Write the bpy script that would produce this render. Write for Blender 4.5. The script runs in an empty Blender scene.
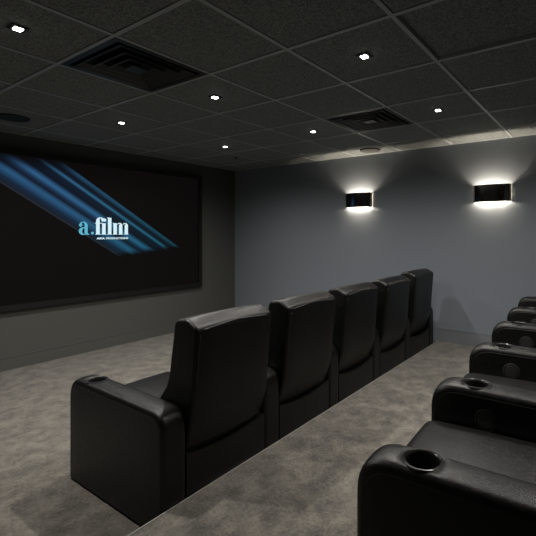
import bpy, bmesh, math, random
from mathutils import Vector, Matrix
random.seed(4)
sc = bpy.context.scene
COL = sc.collection

# ------------------------------------------------------------------ helpers
def link(o, parent=None):
    COL.objects.link(o)
    if parent: o.parent = parent
    return o

def mesh_from(bm, name, mats, smooth=True, angle=40):
    bmesh.ops.recalc_face_normals(bm, faces=bm.faces[:])
    me = bpy.data.meshes.new(name)
    if smooth:
        for f in bm.faces: f.smooth = True
        lim = math.radians(angle)
        for e in bm.edges:
            if len(e.link_faces) == 2 and e.calc_face_angle(0) > lim: e.smooth = False
    bm.to_mesh(me); bm.free()
    for m in (mats if isinstance(mats, (list, tuple)) else [mats]): me.materials.append(m)
    return me

def obj(name, src, mat=None, parent=None, loc=None, smooth=True, angle=40):
    me = src if isinstance(src, bpy.types.Mesh) else mesh_from(src, name, mat, smooth, angle)
    o = link(bpy.data.objects.new(name, me), parent)
    if loc: o.location = loc
    return o

def tag(o, label, cat, group=None):
    o['label'] = label; o['category'] = cat
    if group: o['group'] = group
    return o

def thing(name, label, cat, loc=(0, 0, 0), group=None):
    o = link(bpy.data.objects.new(name, None)); o.location = loc
    o.empty_display_size = .05
    return tag(o, label, cat, group)

def structure(name, bm, mat, smooth=False):
    o = obj(name, bm, mat, None, None, smooth); o['kind'] = 'structure'; return o

def box(bm, x0, x1, y0, y1, z0, z1, mi=0):
    v = [bm.verts.new((x, y, z)) for z in (z0, z1) for y in (y0, y1) for x in (x0, x1)]
    fs = []
    for q in ((0, 2, 3, 1), (4, 5, 7, 6), (0, 1, 5, 4), (2, 6, 7, 3), (0, 4, 6, 2), (1, 3, 7, 5)):
        f = bm.faces.new([v[i] for i in q]); f.material_index = mi; fs.append(f)
    return fs

def bevel_edges(bm, edges, r, seg=3):
    bmesh.ops.bevel(bm, geom=edges, offset=r, offset_type='OFFSET', segments=seg, profile=.5, affect='EDGES', clamp_overlap=True)

def bevel_box(x0, x1, y0, y1, z0, z1, r=.01, seg=3):
    bm = bmesh.new(); box(bm, x0, x1, y0, y1, z0, z1)
    bevel_edges(bm, bm.edges[:], r, seg); return bm

def round_poly(pts):
    """pts: (a, b, radius) -> smooth outline with rounded corners"""
    out = []; n = len(pts)
    for i in range(n):
        p = Vector(pts[i][:2]); r = pts[i][2]
        a = Vector(pts[i-1][:2]); c = Vector(pts[(i+1) % n][:2])
        if r <= 0: out.append((p.x, p.y)); continue
        u = (a-p).normalized(); w = (c-p).normalized()
        ang = u.angle(w); d = min(r/math.tan(ang/2), .49*(a-p).length, .49*(c-p).length)
        s = p+u*d; e = p+w*d
        for k in range(9):
            t = k/8
            q = s*(1-t)**2 + p*2*t*(1-t)*.97 + p*0 + e*t*t
            q = s*(1-t)**2 + p*2*t*(1-t) + e*t*t
            out.append((q.x, q.y))
    return out

def extrude_x(outline, x0, x1, r=.03, seg=4, zmin_bevel=None):
    """outline in (y, z), extruded across x; rim of both end faces rounded by r"""
    bm = bmesh.new()
    A = [bm.verts.new((x0, y, z)) for y, z in outline]; B = [bm.verts.new((x1, y, z)) for y, z in outline]
    bm.faces.new(A); bm.faces.new(B[::-1]); n = len(A)
    for i in range(n): bm.faces.new((A[i], B[i], B[(i+1) % n], A[(i+1) % n]))
    bmesh.ops.recalc_face_normals(bm, faces=bm.faces[:])
    if r > 0:
        es = []
        for e in bm.edges:
            a, b = e.verts
            if abs(a.co.x-b.co.x) < 1e-6 and not (zmin_bevel is not None and max(a.co.z, b.co.z) < zmin_bevel): es.append(e)
        bevel_edges(bm, es, r, seg)
    return bm

def tube(path, r, closed=False, n=6):
    bm = bmesh.new(); rings = []; P = [Vector(p) for p in path]; m = len(P)
    for i, p in enumerate(P):
        a = P[i-1] if (i > 0 or closed) else p; b = P[(i+1) % m] if (i < m-1 or closed) else p
        t = (b-a).normalized(); up = Vector((0, 0, 1)) if abs(t.z) < .9 else Vector((1, 0, 0))
        s = t.cross(up).normalized(); q = s.cross(t)
        rings.append([bm.verts.new(p + (s*math.cos(2*math.pi*k/n)+q*math.sin(2*math.pi*k/n))*r) for k in range(n)])
    for i in range(m if closed else m-1):
        A, B = rings[i], rings[(i+1) % m]
        for k in range(n): bm.faces.new((A[k], A[(k+1) % n], B[(k+1) % n], B[k]))
    if not closed:
        bm.faces.new(rings[0][::-1]); bm.faces.new(rings[-1])
    return bm

def lathe(prof, n=32, center=(0, 0, 0), caps=True):
    bm = bmesh.new(); c = Vector(center); rings = []
    for r, z in prof:
        rings.append([bm.verts.new(c+Vector((r*math.cos(2*math.pi*k/n), r*math.sin(2*math.pi*k/n), z))) for k in range(n)])
    for A, B in zip(rings, rings[1:]):
        for k in range(n): bm.faces.new((A[k], A[(k+1) % n], B[(k+1) % n], B[k]))
    if caps: bm.faces.new(rings[0][::-1]); bm.faces.new(rings[-1])
    return bm

def pillow(x0, x1, y0, y1, z0, z1, r=.04, crown=.02, n=14):
    """soft rounded cushion: a subdivided box pushed to a rounded box, crowned on top"""
    bm = bmesh.new(); bmesh.ops.create_cube(bm, size=2)
    bmesh.ops.subdivide_edges(bm, edges=bm.edges[:], cuts=n, use_grid_fill=True)
    c = Vector(((x0+x1)/2, (y0+y1)/2, (z0+z1)/2)); h = Vector(((x1-x0)/2, (y1-y0)/2, (z1-z0)/2))
    for v in bm.verts:
        u = v.co.copy()
        f = Vector([math.copysign(abs(t)**.7, t) for t in u])
        p = Vector((f.x*h.x, f.y*h.y, f.z*h.z))
        inn = Vector([max(-(h[i]-r), min(h[i]-r, p[i])) for i in range(3)])
        d = p-inn
        if d.length > 1e-9:
            d = d.normalized()*r if d.length > r else d
        p = inn+d
        p.z += math.copysign(crown, u.z)*(1-f.x**2)*(1-f.y**2) if u.z > 0 else 0
        v.co = c+p
    return bm

# ------------------------------------------------------------------ materials
def mat(name, base, rough=.5, metal=0, spec=.5):
    m = bpy.data.materials.new(name); m.use_nodes = True
    b = m.node_tree.nodes['Principled BSDF']
    b.inputs['Base Color'].default_value = (*base, 1); b.inputs['Roughness'].default_value = rough
    b.inputs['Metallic'].default_value = metal; b.inputs['Specular IOR Level'].default_value = spec
    return m, m.node_tree, b

def noise(nt, scale, detail=3, rough=.5, vec=None, typ='ShaderNodeTexNoise'):
    n = nt.nodes.new(typ); n.inputs['Scale'].default_value = scale
    if 'Detail' in n.inputs: n.inputs['Detail'].default_value = detail
    if 'Roughness' in n.inputs and typ == 'ShaderNodeTexNoise': n.inputs['Roughness'].default_value = rough
    if vec: nt.links.new(vec, n.inputs['Vector'])
    return n

def bump(nt, b, h, strength, dist, prev=None):
    u = nt.nodes.new('ShaderNodeBump'); u.inputs['Strength'].default_value = strength; u.inputs['Distance'].default_value = dist
    nt.links.new(h, u.inputs['Height'])
    if prev: nt.links.new(prev.outputs[0], u.inputs['Normal'])
    nt.links.new(u.outputs[0], b.inputs['Normal']); return u

def ramp(nt, src, stops):
    r = nt.nodes.new('ShaderNodeValToRGB'); e = r.color_ramp.elements
    while len(e) < len(stops): e.new(.5)
    for k, (p, c) in enumerate(stops):
        e[k].position = p; e[k].color = (*c, 1) if len(c) == 3 else c
    nt.links.new(src, r.inputs['Fac']); return r

def objcoord(nt): return nt.nodes.new('ShaderNodeTexCoord').outputs['Object']

# leather
LEATHER, nt, b = mat('black_leather', (.0018, .0018, .0019), .40, 0, .38)
oc = objcoord(nt)
n1 = noise(nt, 9, 4, .55, oc); n2 = noise(nt, 300, 2, .5, oc, 'ShaderNodeTexVoronoi'); n3 = noise(nt, 45, 3, .6, oc)
u = bump(nt, b, n1.outputs['Fac'], .20, .008); u = bump(nt, b, n3.outputs['Fac'], .12, .002, u)
u = bump(nt, b, n2.outputs['Distance'], .35, .001, u)
r = ramp(nt, n3.outputs['Fac'], [(.3, (.33,)*3), (.75, (.47,)*3)]); nt.links.new(r.outputs[0], b.inputs['Roughness'])
SEAM = mat('leather_seam', (.010, .010, .010), .5)[0]
CUP = mat('cup_black_plastic', (.022, .022, .022), .25)[0]
RIM = mat('cup_rim_satin', (.03, .03, .03), .3)[0]
BUTTON = mat('button_plastic', (.022, .022, .022), .4)[0]
LINING = mat('black_fabric_lining', (.004, .004, .004), .9)[0]  # plain black lining of the recliner base

# carpet
def carpet(name):
    m, nt, b = mat(name, (.1, .09, .08), .95, 0, .1)
    oc = objcoord(nt)
    a = noise(nt, 9, 6, .68, oc); c = noise(nt, 70, 4, .65, oc); d = noise(nt, 340, 2, .6, oc)
    mx = nt.nodes.new('ShaderNodeMath'); mx.operation = 'MULTIPLY_ADD'
    nt.links.new(c.outputs['Fac'], mx.inputs[0]); mx.inputs[1].default_value = .62; nt.links.new(a.outputs['Fac'], mx.inputs[2])
    my = nt.nodes.new('ShaderNodeMath'); my.operation = 'MULTIPLY_ADD'
    nt.links.new(d.outputs['Fac'], my.inputs[0]); my.inputs[1].default_value = .35; nt.links.new(mx.outputs[0], my.inputs[2])
    hf = nt.nodes.new('ShaderNodeMath'); hf.operation = 'MULTIPLY'; hf.inputs[1].default_value = .5; nt.links.new(my.outputs[0], hf.inputs[0])
    r = ramp(nt, hf.outputs[0], [(.40, (.044, .039, .032)), (.49, (.104, .093, .076)), (.59, (.176, .160, .132))])
    nt.links.new(r.outputs[0], b.inputs['Base Color'])
    b.inputs['Sheen Weight'].default_value = .25; b.inputs['Sheen Roughness'].default_value = .6
    u = bump(nt, b, d.outputs['Fac'], .9, .006); bump(nt, b, c.outputs['Fac'], .4, .01, u)
    return m
CARPET = carpet('taupe_carpet')

def paint(name, base, rough=.6):
    m, nt, b = mat(name, base, rough, 0, .35)
    n = noise(nt, 130, 3, .6, objcoord(nt)); bump(nt, b, n.outputs['Fac'], .10, .002)
    return m
PAINT_SCREEN = paint('warm_grey_paint', (.090, .092, .086))
PAINT_SCONCE = paint('blue_grey_paint', (.212, .238, .272))
TRIM_A = paint('trim_warm_grey', (.098, .100, .094), .35)
TRIM_B = paint('trim_blue_grey', (.20, .214, .232), .35)

TILE, nt, b = mat('charcoal_ceiling_tile', (.045, .047, .045), .85, 0, .25)
oc = objcoord(nt); n = noise(nt, 120, 4, .75, oc); n2 = noise(nt, 2.2, 2, .5, oc)
r = ramp(nt, n.outputs['Fac'], [(.38, (.098, .109, .111)), (.60, (.365, .392, .392))]); nt.links.new(r.outputs[0], b.inputs['Base Color'])
bump(nt, b, n.outputs['Fac'], .8, .004)
TBAR = mat('ceiling_grid_metal', (.47, .505, .52), .38, 0)[0]
VENTM = mat('vent_dark_metal', (.026, .027, .027), .4, .2)[0]
VENTIN = mat('vent_throat_black', (.003, .003, .003), .9)[0]
SPKM = mat('ceiling_speaker_grille', (.030, .031, .030), .7)[0]
SPKR = mat('ceiling_speaker_rim', (.016, .016, .016), .5)[0]
SPKL = mat('pale_speaker_grille', (.055, .057, .053), .7)[0]
DLTRIM = mat('downlight_trim', (.02, .02, .02), .35, .4)[0]
FRAME = mat('screen_frame_black', (.004, .004, .004), .5)[0]
NOSE = mat('step_nosing', (.30, .29, .27), .4, .3)[0]
CHROME = mat('smoked_chrome', (.52, .505, .49), .08, 1)[0]
STEEL = mat('polished_steel', (.75, .74, .72), .22, 1)[0]
PLASTER = mat('sconce_inner_white', (.75, .74, .70), .6)[0]

def emit(name, color, strength):
    m = bpy.data.materials.new(name); m.use_nodes = True; nt = m.node_tree; nt.nodes.clear()
    e = nt.nodes.new('ShaderNodeEmission'); o = nt.nodes.new('ShaderNodeOutputMaterial')
    e.inputs[0].default_value = (*color, 1); e.inputs[1].default_value = strength
    nt.links.new(e.outputs[0], o.inputs[0]); return m
LENS = emit('downlight_lens', (1, .97, .90), 14)
BULB = emit('sconce_bulb', (1, .88, .72), 30)

GLASS = bpy.data.materials.new('frosted_glass'); GLASS.use_nodes = True; nt = GLASS.node_tree; nt.nodes.clear()
t = nt.nodes.new('ShaderNodeBsdfTranslucent'); t.inputs[0].default_value = (.85, .84, .80, 1)
o_ = nt.nodes.new('ShaderNodeOutputMaterial'); nt.links.new(t.outputs[0], o_.inputs[0])

# ------------------------------------------------------------------ room (metres; x along the screen wall, y towards it)
XR, YS, ZC, XL, YB, ZP, YR = 4.117, 3.411, 2.3213, -1.22, -2.44, .125, .161
bm = bmesh.new(); box(bm, XL, XR, YR-.02, YS, -.1, 0); structure('floor', bm, CARPET)
bm = bmesh.new(); box(bm, XL, XR, YB, YR-.004, -.1, ZP); structure('floor_platform', bm, CARPET)
bm = bmesh.new(); box(bm, XL, XR, YR-.006, YR, ZP-.03, ZP+.0025); structure('trim_1', bm, NOSE)
bm = bmesh.new(); box(bm, XL-.1, XR+.1, YS, YS+.1, -.1, ZC+.2); structure('wall_front', bm, PAINT_SCREEN)
bm = bmesh.new(); box(bm, XR, XR+.1, YB-.1, YS, -.1, ZC+.2); structure('wall_right', bm, PAINT_SCONCE)
bm = bmesh.new(); box(bm, XL-.1, XL, YB-.1, YS, -.1, ZC+.2); structure('wall_left', bm, PAINT_SCREEN)
bm = bmesh.new(); box(bm, XL, XR, YB-.1, YB, -.1, ZC+.2); structure('wall_back', bm, PAINT_SCREEN)

def baseboard_profile(bm, a0, a1, z0, h, axis, wall):
    t, c = .014, .006
    for (d0, d1, q0, q1) in ((0, t, z0, z0+h-c), (0, t+.003, z0+h-c, z0+h)):
        if axis == 'x': box(bm, a0, a1, wall-d1, wall-d0, q0, q1)
        else: box(bm, wall-d1, wall-d0, a0, a1, q0, q1)
bm = bmesh.new(); baseboard_profile(bm, XL, XR-.014, 0, .128, 'x', YS); structure('baseboard_front', bm, TRIM_A)
bm = bmesh.new(); baseboard_profile(bm, YR, YS, 0, .128, 'y', XR); baseboard_profile(bm, YB, YR, ZP, .146, 'y', XR); structure('baseboard_right', bm, TRIM_B)

# ceiling: tegular tiles hanging in a grid of flat bars
T = .61
bm = bmesh.new()
box(bm, XL, XR, YB, YS, ZC+.03, ZC+.12, 0)
VENTS = {(1, 1), (4, 0)}
for i in range(-2, 7):
    for j in range(-4, 6):
        x0, x1, y0, y1 = max(i*T, XL)+.012, min((i+1)*T, XR)-.012, max(j*T, YB)+.012, min((j+1)*T, YS)-.012
        if x1-x0 < .02 or y1-y0 < .02: continue
        if (i, j) in VENTS: continue
        dz = .016 if (i, j) == (2, -2) else 0
        g = .006
        # face panel stepped slightly below its own flange
        box(bm, x0+g, x1-g, y0+g, y1-g, ZC+.0005+dz, ZC+.028, 0)
for i in range(-2, 8):
    x = i*T
    if XL-.01 <= x <= XR: box(bm, max(x-.012, XL), x+.012, YB, YS, ZC-.003, ZC+.03, 1)
for j in range(-4, 7):
    y = j*T
    if YB-.01 <= y <= YS: box(bm, XL, XR, max(y-.012, YB), y+.012, ZC-.0025, ZC+.0295, 1)
# wall angle
box(bm, XR-.022, XR, YB, YS, ZC-.002, ZC+.029, 1); box(bm, XL, XR, YS-.022, YS, ZC-.0015, ZC+.0285, 1)
structure('ceiling', bm, [TILE, TBAR])

# ------------------------------------------------------------------ ceiling fittings
def square_ring(bm, ro, ri, zo, zi, th=.003):
    """sloping square ring from outer half-size ro at zo to inner half-size ri at zi, with thickness"""
    S = ((-1, -1), (1, -1), (1, 1), (-1, 1))
    L = []
    for r_, z_ in ((ro, zo), (ri, zi), (ri, zi+th), (ro, zo+th)):
        L.append([bm.verts.new((sx*r_, sy*r_, z_)) for sx, sy in S])
    for a in range(4):
        A, B = L[a], L[(a+1) % 4]
        for k in range(4): bm.faces.new((A[k], A[(k+1) % 4], B[(k+1) % 4], B[k]))

def vent(x, y, label):
    t = thing('ceiling_vent', label, 'ceiling vent', (x, y, ZC), 'square air diffusers in the ceiling')
    b1 = bmesh.new(); square_ring(b1, .296, .262, -.004, -.004, .008); obj('vent_frame', b1, VENTM, t, smooth=False)
    b2 = bmesh.new(); box(b2, -.28, .28, -.28, .28, .024, .029); obj('vent_throat', b2, VENTIN, t, smooth=False)
    for ro, ri in ((.235, .195), (.172, .132), (.112, .074)):
        b3 = bmesh.new(); square_ring(b3, ro, ri, -.010, .016, .004); square_ring(b3, ro+.008, ro, -.010, -.010, .004)
        obj('vent_louver', b3, VENTM, t, smooth=False)
    b4 = bmesh.new(); box(b4, -.05, .05, -.05, .05, -.008, -.004); box(b4, -.006, .006, -.006, .006, -.004, .025)
    obj('vent_plate', b4, VENTM, t, smooth=False)
vent(1.5*T, 1.5*T, 'large black square air diffuser of nested frames in the ceiling before the screen')
vent(4.5*T, .5*T, 'black square air diffuser in the ceiling near the left wall sconce')

def speaker(x, y, label, m):
    t = thing('ceiling_speaker', label, 'ceiling speaker', (x, y, ZC), 'round ceiling speakers')
    obj('speaker_rim', lathe([(.100, .0), (.100, -.008), (.108, -.013), (.118, -.012), (.123, -.004), (.123, .0)], 40), SPKR, t)
    obj('speaker_grille', lathe([(.1, -.004), (.1, -.008), (.06, -.010), (.0008, -.011)], 40), m, t)
speaker(.915, 2.745, 'round dark ceiling speaker above the screen at the left edge of the photo', SPKM)
speaker(3.862, .89, 'round ceiling speaker close to the wall above the left sconce', SPKL)

t = thing('ceiling_sprinkler', 'tiny dark sprinkler head on the ceiling near the corner of the room', 'sprinkler', (3.29, 2.53, ZC-.004))
obj('escutcheon', lathe([(.026, .0), (.026, -.003), (.012, -.007)], 20), DLTRIM, t)
obj('sprinkler_head', lathe([(.007, -.006), (.007, -.018), (.003, -.02), (.003, -.027), (.014, -.028), (.014, -.031), (.001, -.031)], 16), DLTRIM, t)

def downlight(x, y, label, power):
    t = thing('downlight', label, 'ceiling light', (x, y, ZC-.004), 'small square recessed downlights')
    b1 = bmesh.new(); square_ring(b1, .036, .0215, -.001, -.004, .003); square_ring(b1, .0215, .019, -.004, .0, .003)
    obj('downlight_trim', b1, DLTRIM, t, smooth=False)
    b2 = bmesh.new(); box(b2, -.0165, .0165, -.0165, .0165, -.008, -.001); obj('downlight_lens', b2, LENS, t, smooth=False)
    for share, cone in ((2.0, 165), (1.9, 92)):                 # wide spill and the narrower beam
        ld = bpy.data.lights.new('downlight_lamp', 'SPOT'); ld.energy = power*share; ld.color = (1, .955, .885)
        ld.spot_size = math.radians(cone); ld.spot_blend = 1; ld.shadow_soft_size = .02
        link(bpy.data.objects.new('downlight_lamp', ld), t).location = (0, 0, -.03)
for x, y, lab, p in (
    (.305, .915, 'bright square downlight in the top left corner of the photo', 26),
    (1.525, .915, 'square downlight just right of the large diffuser', 22),
    (1.525, 2.135, 'square downlight nearest the screen, above its middle', 22),
    (2.745, 2.135, 'small square downlight above the far right end of the screen', 20),
    (1.525, -.305, 'bright square downlight in the middle of the ceiling top, nearest the camera', 26),
    (2.745, .915, 'small square downlight just left of the diffuser by the sconces', 20),
    (2.745, -.305, 'square downlight in the ceiling left of the right sconce', 22),
    (.305, 2.135, 'square downlight above the left end of the screen, outside the photo', 22),
    (1.525, -1.525, 'added square downlight above the near seats of the back row, unseen, for more light', 18),  # unseen lamp, added to brighten the room from behind the camera
    (2.745, -1.525, 'added square downlight above the far seats of the back row, unseen, for more light', 18)):  # likewise added out of view for extra light
    downlight(x, y, lab, p)

# ------------------------------------------------------------------ screen
SX0, SX1, SZ0, SZ1 = .60, 3.432, .582, 2.164
scr = thing('projection_screen', 'wide black screen on the left wall showing blue light streaks and white lettering', 'screen', (0, YS, 0))
fw, fd = .055, .05
bm = bmesh.new()
for (x0, x1, z0, z1) in ((SX0, SX1, SZ0, SZ0+fw), (SX0, SX1, SZ1-fw, SZ1), (SX0, SX0+fw, SZ0+fw, SZ1-fw), (SX1-fw, SX1, SZ0+fw, SZ1-fw)):
    box(bm, x0, x1, -fd, -.001, z0, z1)
obj('screen_frame', bm, FRAME, scr, smooth=False)
DISP = bpy.data.materials.new('screen_picture'); DISP.use_nodes = True; nt = DISP.node_tree
b = nt.nodes['Principled BSDF']; b.inputs['Base Color'].default_value = (.0012, .0011, .0011, 1); b.inputs['Roughness'].default_value = .5; b.inputs['Specular IOR Level'].default_value = .1
sep = nt.nodes.new('ShaderNodeSeparateXYZ'); nt.links.new(objcoord(nt), sep.inputs[0])
def M(op, a, b_=None, c=None):
    n = nt.nodes.new('ShaderNodeMath'); n.operation = op
    for k, v in enumerate((a, b_, c)):
        if v is None: continue
        if isinstance(v, (int, float)): n.inputs[k].default_value = v
        else: nt.links.new(v, n.inputs[k])
    return n.outputs[0]
def smooth(v, a, b_):
    n = nt.nodes.new('ShaderNodeMapRange'); n.interpolation_type = 'SMOOTHSTEP'
    n.inputs['From Min'].default_value = a; n.inputs['From Max'].default_value = b_
    nt.links.new(v, n.inputs['Value']); return n.outputs['Result']
X, Z = sep.outputs['X'], sep.outputs['Z']
SL = .645                                                     # the streaks fall to the right
cs = 1/math.sqrt(1+SL*SL); sn = SL*cs
nn = M('ADD', M('MULTIPLY', X, sn), M('MULTIPLY', Z, cs))      # across the streaks
tt = M('SUBTRACT', M('MULTIPLY', X, cs), M('MULTIPLY', Z, sn)) # along them
def at(x, z): return x*sn+z*cs
LO, HI = at(1.034, 1.80), at(1.627, 2.084)+.06
fr = M('DIVIDE', M('SUBTRACT', nn, LO), HI-LO)
pos = lambda x, z: (at(x, z)-LO)/(HI-LO)
pl, p1, p2, p3, p4 = pos(1.034, 1.826), pos(1.034, 2.000), pos(1.238, 2.012), pos(1.416, 2.078), pos(1.605, 2.068)
stops = [(0, (0, 0, 0)), (pl-.012, (0, 0, 0)), (pl, (.022, .032, .042)), (pl+.03, (.006, .014, .026)), (p1-.13, (.006, .026, .060)),
         (p1-.02, (.026, .128, .262)), (p1+.015, (.018, .082, .172)), (p1+.06, (.003, .009, .022)), (p2-.08, (.010, .036, .085)), (p2-.012, (.036, .160, .330)),
         (p2+.035, (.018, .070, .150)), (p2+.07, (.002, .008, .018)), (p3-.05, (.003, .014, .034)), (p3-.008, (.035, .165, .300)), (p3+.03, (.004, .015, .032)),
         (p4-.07, (.002, .008, .018)), (p4-.02, (.014, .062, .120)), (p4+.012, (.020, .090, .165)), (p4+.032, (0, 0, 0))]
cr = ramp(nt, fr, [(max(0, min(1, p)), c) for p, c in stops])
endz = M('SUBTRACT', Z, M('MULTIPLY', M('SUBTRACT', nn, at(1.034, 2.0)), .16))
w = noise(nt, 16, 1, .4); comb = nt.nodes.new('ShaderNodeCombineXYZ'); nt.links.new(nn, comb.inputs[0]); nt.links.new(comb.outputs[0], w.inputs['Vector'])
endz = M('SUBTRACT', endz, M('MULTIPLY', M('SUBTRACT', w.outputs['Fac'], .5), .10))
fade = M('MULTIPLY', smooth(endz, 1.075, 1.145), smooth(Z, 2.12, 1.94))
dim = smooth(tt, 2.35, .9)
fade = M('MULTIPLY', fade, M('MULTIPLY_ADD', dim, .36, .36))
mixc = nt.nodes.new('ShaderNodeMix'); mixc.data_type = 'RGBA'; mixc.blend_type = 'MULTIPLY'; mixc.inputs['Factor'].default_value = 1
teal = ramp(nt, smooth(tt, .2, 1.8), [(0, (1.0, .92, 1.0)), (1, (.55, 1.12, .95))])
nt.links.new(cr.outputs[0], mixc.inputs[6]); nt.links.new(teal.outputs[0], mixc.inputs[7])
vs = nt.nodes.new('ShaderNodeVectorMath'); vs.operation = 'SCALE'; nt.links.new(mixc.outputs[2], vs.inputs[0]); nt.links.new(fade, vs.inputs['Scale'])
va = nt.nodes.new('ShaderNodeVectorMath'); va.operation = 'ADD'; nt.links.new(vs.outputs[0], va.inputs[0]); va.inputs[1].default_value = (.0032, .0027, .0026)
nt.links.new(va.outputs[0], b.inputs['Emission Color']); b.inputs['Emission Strength'].default_value = 1.0
bm = bmesh.new(); box(bm, SX0+fw-.005, SX1-fw+.005, -.030, -.004, SZ0+fw-.005, SZ1-fw+.005); obj('screen_display', bm, DISP, scr, smooth=False)

# lettering: drawn in a 2-d sketch frame, then set on the display
WHITE = emit('lettering_white', (.72, .93, 1.0), .95); CYAN = emit('lettering_cyan', (.13, .50, .68), .9)
def lx(c):
    if c < 150: c = 79+(c-62)*.89
    return 1.936+(c-195)/(438-195)*.387
def lz(c): return 1.323+(190-c)/(190-65)*.197
def slab(bm, poly, y0=-.0335, y1=-.0305):
    A = [bm.verts.new((lx(x), y0, lz(y))) for x, y in poly]; B = [bm.verts.new((lx(x), y1, lz(y))) for x, y in poly]
    bm.faces.new(A); bm.faces.new(B[::-1]); n = len(A)
    for i in range(n): bm.faces.new((A[i], B[i], B[(i+1) % n], A[(i+1) % n]))
def rect(bm, x0, x1, y0, y1): slab(bm, [(x0, y0), (x1, y0), (x1, y1), (x0, y1)])
def disc(bm, x, y, rx, ry=None, n=20):
    ry = ry or rx; slab(bm, [(x+rx*math.cos(2*math.pi*k/n), y+ry*math.sin(2*math.pi*k/n)) for k in range(n)])
def band(bm, outer, inner):
    for i in range(len(outer)-1): slab(bm, [outer[i], outer[i+1], inner[i+1], inner[i]])
def arc(cx, cy, rx, ry, a0, a1, n=14):
    return [(cx+rx*math.cos(math.radians(a0+(a1-a0)*k/n)), cy-ry*math.sin(math.radians(a0+(a1-a0)*k/n))) for k in range(n+1)]
def letter(draw, m):
    bb = bmesh.new(); draw(bb); obj('letter', bb, m, scr, smooth=False)
def d_a(bb):
    rect(bb, 106, 129, 122, 178); slab(bb, [(106, 176), (129, 176), (132, 184), (142, 185), (142, 190), (122, 192), (110, 188)])
    band(bb, arc(97, 128, 32, 29, 5, 165), arc(94, 128, 14, 24, 5, 165)); disc(bb, 76, 124, 12, 11)
    band(bb, arc(95, 166, 33, 27, 70, 300), arc(104, 166, 17, 21, 70, 300))
def d_f(bb):
    rect(bb, 198, 223, 92, 190); rect(bb, 190, 238, 105, 110); rect(bb, 192, 230, 186, 190)
    band(bb, arc(228, 92, 30, 27, 180, 40), arc(230, 92, 8, 21, 180, 40)); disc(bb, 246, 83, 11, 12)
def d_i(bb): rect(bb, 241, 266, 108, 190); rect(bb, 236, 271, 186, 190); rect(bb, 236, 245, 105, 110); disc(bb, 259, 84, 11, 11)
def d_l(bb): rect(bb, 284, 309, 66, 190); rect(bb, 279, 314, 186, 190); rect(bb, 279, 290, 64, 69)
def d_m(bb):
    for x in (325, 368, 412): rect(bb, x, x+25, 116, 190); rect(bb, x-4, x+29, 186, 190)
    rect(bb, 321, 340, 105, 110); rect(bb, 325, 350, 106, 120)
    for x in (368, 412): band(bb, arc(x+3, 124, 22, 22, 0, 150), arc(x-2, 124, 12, 16, 0, 150))
letter(d_a, CYAN); letter(lambda bb: disc(bb, 172, 180, 10), CYAN)
for d in (d_f, d_i, d_l, d_m): letter(d, WHITE)
def text_mesh(body, x0, x1, z, bold):
    cu = bpy.data.curves.new('caption', 'FONT'); cu.body = body; cu.size = .02; cu.extrude = .0012; cu.offset = bold
    tmp = bpy.data.objects.new('caption', cu); COL.objects.link(tmp)
    dg = bpy.context.evaluated_depsgraph_get(); me = bpy.data.meshes.new_from_object(tmp.evaluated_get(dg))
    bpy.data.objects.remove(tmp)
    xs = [v.co.x for v in me.vertices]; ys = [v.co.y for v in me.vertices]
    sx = (x1-x0)/(max(xs)-min(xs)); sy = .0215/(max(ys)-min(ys)); mx, my = min(xs), min(ys)
    for v in me.vertices: x, y, q = v.co; v.co = (x0+(x-mx)*sx, -.032-q, z+(y-my)*sy)
    me.materials.clear(); me.materials.append(WHITE); return me
obj('caption', text_mesh('AKA', 1.944, 2.042, 1.268, .0012), None, scr)
obj('caption', text_mesh('PRODUCTIONS', 2.056, 2.324, 1.268, .0006), None, scr)

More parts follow.
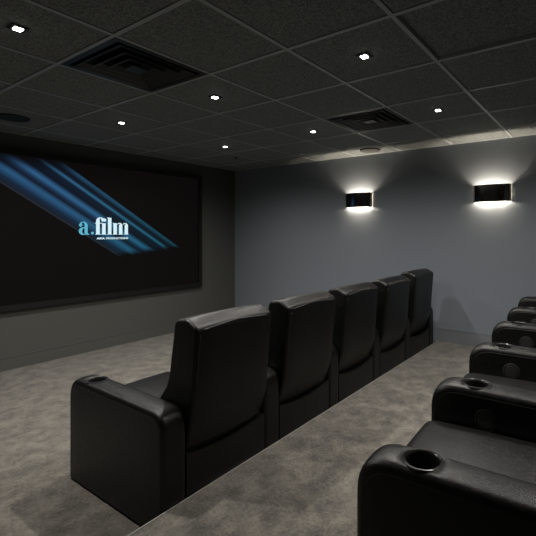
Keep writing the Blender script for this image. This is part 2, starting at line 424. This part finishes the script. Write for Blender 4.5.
# ------------------------------------------------------------------ wall sconces
def d_shape(a, d, n=24):
    """half outline bulging from the wall: y from +a to -a, depth d"""
    return [(-d*math.sin(math.pi*k/n)**.75, a*math.cos(math.pi*k/n)) for k in range(n+1)]
def sconce(y, label):
    t = thing('wall_sconce', label, 'wall light', (XR, y, 1.665), 'dark chrome wall sconces')
    H, a, d = .178, .188, .090
    O, I = d_shape(a, d), d_shape(a-.006, d-.006)
    bm = bmesh.new(); L = [[bm.verts.new((x-.020, yy, z)) for x, yy in P] for P, z in ((O, 0), (O, H), (I, H), (I, 0))]
    for q in range(4):
        A, B = L[q], L[(q+1) % 4]
        for k in range(len(O)-1): bm.faces.new((A[k], A[k+1], B[k+1], B[k]))
    for k in (0, -1): bm.faces.new([L[q][k] for q in range(4)])
    obj('sconce_shade', bm, CHROME, t, angle=50)
    for s in (-1, 1):
        bm = bmesh.new(); box(bm, -.020, -.001, s*.184-.004, s*.184+.004, .002, H-.002); obj('frosted_end', bm, GLASS, t, smooth=False)
    bm = bmesh.new(); box(bm, -.006, -.001, -.15, .15, .02, H-.05); obj('back_plate', bm, PLASTER, t, smooth=False)
    bm = bmesh.new(); P = d_shape(a-.012, d-.012)
    A = [bm.verts.new((x-.018, yy, .004)) for x, yy in P]; B = [bm.verts.new((x-.018, yy, .007)) for x, yy in P]
    bm.faces.new(A); bm.faces.new(B[::-1])
    for k in range(len(A)): bm.faces.new((A[k], B[k], B[(k+1) % len(A)], A[(k+1) % len(A)]))
    obj('frosted_lens', bm, GLASS, t, smooth=False)
    for s in (-1, 1):
        bm = bmesh.new(); bmesh.ops.create_icosphere(bm, subdivisions=2, radius=.011)
        bl = obj('bulb', bm, BULB, t, (-.037, s*.06, .040))
        ld = bpy.data.lights.new('bulb_lamp', 'POINT'); ld.energy = 11; ld.color = (1, .86, .68); ld.shadow_soft_size = .013
        link(bpy.data.objects.new('bulb_lamp', ld), t).location = (-.037, s*.06, .056)
    ld = bpy.data.lights.new('down_lamp', 'AREA'); ld.energy = .9; ld.color = (1, .86, .68)
    ld.shape = 'RECTANGLE'; ld.size = .07; ld.size_y = .30
    link(bpy.data.objects.new('down_lamp', ld), t).location = (-.058, 0, .002)
sconce(1.172, 'curved dark chrome sconce on the grey wall, nearer the screen')
sconce(-.420, 'curved dark chrome sconce on the grey wall above the right-hand seats')

# ------------------------------------------------------------------ recliners (local frame: x across from the left arm, y forward, z up)
AW, PITCH, DEP = .130, .656, .835
arm_outline = round_poly([(0, .012, 0), (0, .538, .085), (DEP, .546, .10), (DEP, .012, 0)])
CUPX, CUPY, CUPZ, CUPR = .067, .668, .5420, .047

def make_arm_mesh():
    bm = extrude_x(arm_outline, 0, AW, .022, 5, .02)
    def cut(co, no): bmesh.ops.bisect_plane(bm, geom=bm.verts[:]+bm.edges[:]+bm.faces[:], plane_co=co, plane_no=no)
    for k in range(1, 8): cut((.022+(AW-.044)*k/8, 0, 0), (1, 0, 0))
    for yy in (.15, .25, .35, .45, .55, .60, .735): cut((0, yy, 0), (0, 1, 0))
    # crown across the width so the top reads as a padded roll
    for v in bm.verts:
        if v.co.z > .40:
            u_ = (v.co.x/AW)*2-1; v.co.z += .010*(1-u_*u_)*min(1, (v.co.z-.40)/.1)
    me = mesh_from(bm, 'armrest', LEATHER)
    a = bpy.data.objects.new('armrest_tmp', me); COL.objects.link(a)
    cb = lathe([(CUPR, -.07), (CUPR, .08)], 40, (CUPX, CUPY, CUPZ)); c = obj('cutter_tmp', cb, LEATHER)
    m = a.modifiers.new('cut', 'BOOLEAN'); m.operation = 'DIFFERENCE'; m.object = c; m.solver = 'EXACT'
    dg = bpy.context.evaluated_depsgraph_get(); dg.update()
    out = bpy.data.meshes.new_from_object(a.evaluated_get(dg)); out.name = 'armrest'
    bpy.data.objects.remove(a); bpy.data.objects.remove(c)
    return out
ARM = make_arm_mesh()
CUPM = mesh_from(lathe([(r_*1.17, z_) for r_, z_ in ((.0375, -.003), (.0385, .001), (.0415, .0035), (.0465, .003), (.0485, -.002), (.0398, -.006), (.0398, -.066), (.001, -.066), (.001, -.062), (.0365, -.062), (.0375, -.003))], 40, caps=False), 'cup_holder', CUP)
def offset_outline(outline, d):
    c = []
    n = len(outline)
    for i in range(n):
        a, b_ = Vector(outline[i-1]), Vector(outline[(i+1) % n]); t = (b_-a).normalized()
        c.append((outline[i][0]-t.y*d*1, outline[i][1]+t.x*d*1))
    return c
def seam_path(x, inset):
    pts = []
    for y, z in arm_outline:
        if z < .05: continue
        cy, cz = DEP/2, .28
        fy = (y-cy)/(DEP/2); y2 = cy+(y-cy)*(1-inset/(DEP/2)); z2 = z-inset*max(0, min(1, (z-.35)/.15)); pts.append((x, y2, z2))
    p0, p1 = pts[0], pts[-1]
    return [(x, p0[1], .02)]+pts+[(x, p1[1], .02)]
ARMSEAM = []
for xx in (.001, AW-.001):
    ARMSEAM.append(mesh_from(tube(seam_path(xx, .021), .0018), 'seam', SEAM))
CROSS = mesh_from(tube([(.010+.0*k+ (AW-.02)*k/8, .052, .5005+.012*(1-(k/4-1)**2)) for k in range(9)], .0018), 'stitch_line', SEAM)
BTN = mesh_from(lathe([(.041, -.002), (.041, .004), (.036, .006), (.034, .003), (.031, .003), (.029, .007), (.001, .009)], 32), 'recline_button', BUTTON)

back_outline = round_poly([(.040, .285, .02), (-.020, .47, .25), (-.056, .900, .030), (.020, .938, .06), (.105, .922, .045), (.150, .66, .2), (.170, .60, .12), (.250, .50, .06), (.300, .40, .05), (.18, .30, .03)])
def make_back_mesh(x0, x1):
    bm = extrude_x(back_outline, x0, x1, .030, 5)
    for k in range(1, 8):
        xx = x0+.032+(x1-x0-.064)*k/8
        bmesh.ops.bisect_plane(bm, geom=bm.verts[:]+bm.edges[:]+bm.faces[:], plane_co=(xx, 0, 0), plane_no=(1, 0, 0))
    for v in bm.verts:
        u_ = (v.co.x-x0)/(x1-x0)*2-1; k = max(0, 1-u_**4)
        if v.co.z > .88: v.co.z += .007*k*min(1, (v.co.z-.88)/.03)
        if v.co.y < .03 and v.co.z > .35: v.co.y -= .008*k*math.sin(math.pi*min(1, max(0, (v.co.z-.35)/.55)))
    return mesh_from(bm, 'backrest', LEATHER)
BX0, BX1 = .138, .652
BACK = make_back_mesh(BX0, BX1)
BSEAM = mesh_from(tube([(BX0+.022, -.014, .46), (BX0+.018, -.038, .70), (BX0+.022, -.052, .862), (BX0+.045, -.054, .889), ((BX0+BX1)/2, -.053, .905), (BX1-.045, -.054, .889), (BX1-.022, -.052, .862), (BX1-.018, -.038, .70), (BX1-.022, -.014, .46)], .0035, False, 8), 'backrest_piping', SEAM)
SEAT = mesh_from(pillow(AW+.004, PITCH-.004, .24, DEP+.018, .245, .422, .055, .022), 'seat_cushion', LEATHER)
FOOT = mesh_from(bevel_box(AW+.006, PITCH-.006, .735, DEP-.004, .035, .245, .022, 4), 'footrest', LEATHER)
BASE = mesh_from(bevel_box(AW+.001, PITCH-.001, .05, .74, .012, .25, .01, 2), 'base', LINING)
def make_rear_panel():
    bm = bmesh.new(); n = 16; F = []; 
    for y in (.004, .046):
        lo, hi = [], []
        for k in range(n+1):
            u_ = k/n; x = AW+.001+(PITCH-AW-.002)*u_
            z = .322-.030*math.sin(math.pi*u_)**.8
            yy = y-.006*(1-(2*u_-1)**2) if y < .01 else y
            lo.append(bm.verts.new((x, yy, .012))); hi.append(bm.verts.new((x, yy, z)))
        F.append((lo, hi))
    (l0, h0), (l1, h1) = F
    for k in range(n):
        bm.faces.new((l0[k], l0[k+1], h0[k+1], h0[k])); bm.faces.new((l1[k], h1[k], h1[k+1], l1[k+1]))
        bm.faces.new((h0[k], h0[k+1], h1[k+1], h1[k])); bm.faces.new((l0[k], l1[k], l1[k+1], l0[k+1]))
    bm.faces.new((l0[0], h0[0], h1[0], l1[0])); bm.faces.new((l0[n], l1[n], h1[n], h0[n]))
    es = [e for e in bm.edges if min(v.co.z for v in e.verts) > .2 and len(e.link_faces) == 2 and e.calc_face_angle(0) > .6 and abs(e.verts[0].co.x-e.verts[1].co.x) > 1e-4]
    bevel_edges(bm, es, .007, 3)
    return mesh_from(bm, 'rear_panel', LEATHER)
PANEL = make_rear_panel()

def put(name, me, parent, loc=None):
    o = bpy.data.objects.new(name, me); link(o, parent)
    if loc: o.location = loc
    return o
def arm_parts(root, dx, button):
    a = put('armrest', ARM, root, (dx, 0, 0))
    put('cup_holder', CUPM, a, (CUPX, CUPY, CUPZ+.0065))
    for me in ARMSEAM: put('seam', me, a)
    put('stitch_line', CROSS, a)
    if button:
        b_ = put('recline_button', BTN, a, (.001, .622, .445)); b_.rotation_euler = (0, -math.pi/2, 0)
def recliner(loc, label, group, button, right_arm, tilt=0, lift=0):
    r_ = thing('recliner', label, 'recliner', loc, group)
    arm_parts(r_, 0, button)
    if right_arm: arm_parts(r_, PITCH, True)
    put('base', BASE, r_); put('rear_panel', PANEL, r_); put('footrest', FOOT, r_); put('seat_cushion', SEAT, r_)
    bk = put('backrest', BACK, r_, (0, 0, lift)); bk.rotation_euler = (tilt, 0, 0)
    put('backrest_piping', BSEAM, bk)
    return r_
ROW1, ROW2, RX = .165, -1.615, .573
front = ['black leather recliner in the front row nearest the camera, its left side panel fully visible',
         'black leather recliner, second from the left in the front row',
         'black leather recliner, middle seat of the front row of five',
         'black leather recliner in the front row, second from the sconce wall',
         'black leather recliner at the far end of the front row, beside the sconce wall']
back = ['black leather recliner nearest the camera at lower right, arm with cup holder in front',
        'black leather recliner in the right-hand row, second from the camera, behind the nearest one',
        'black leather recliner in the right-hand row, third from the camera, at the right edge',
        'black leather recliner in the right-hand row, fourth from the camera, only its arm front showing',
        'farthest black leather recliner of the right-hand row, next to the sconce wall']
for k in range(5):
    recliner((RX+k*PITCH, ROW1, 0), front[k], 'front row of black leather recliners', k > 0, k == 4, (0, .006, -.004, .003, -.008)[k], (0, 0, 0, 0, .02)[k])
TH, SC = math.radians(2.3), 1.035                            # the back row stands a little askew
for k in range(5):
    r_ = recliner((.527+k*PITCH*SC*math.cos(TH), -1.698+k*PITCH*SC*math.sin(TH), ZP), back[k], 'back row of black leather recliners', k > 0, k == 4)
    r_.rotation_euler = (0, 0, TH); r_.scale = (SC, SC, 1.078)

# ------------------------------------------------------------------ world, camera
w = bpy.data.worlds.new('world'); sc.world = w; w.use_nodes = True
w.node_tree.nodes['Background'].inputs[0].default_value = (0, 0, 0, 1); w.node_tree.nodes['Background'].inputs[1].default_value = 0
f, cx, cy, yaw = 416.7434, 320.5447, 233.876, .9679
cd = bpy.data.cameras.new('camera'); cam = bpy.data.objects.new('camera', cd); COL.objects.link(cam)
cam.location = (-.5192, -1.4164, 1.3303); cam.rotation_euler = (math.pi/2, 0, -yaw)
cd.sensor_width = 36; cd.lens = f/536*36; cd.shift_x = -(cx-268)/536; cd.shift_y = (cy-268)/536; cd.clip_start = .02
sc.camera = cam
sc.view_settings.view_transform = 'Standard'; sc.view_settings.look = 'None'; sc.view_settings.gamma = 1
sc.view_settings.use_curve_mapping = False; sc.view_settings.exposure = 0
sc.cycles.use_denoising = True; sc.cycles.max_bounces = 8; sc.cycles.diffuse_bounces = 5; sc.cycles.sample_clamp_indirect = 4
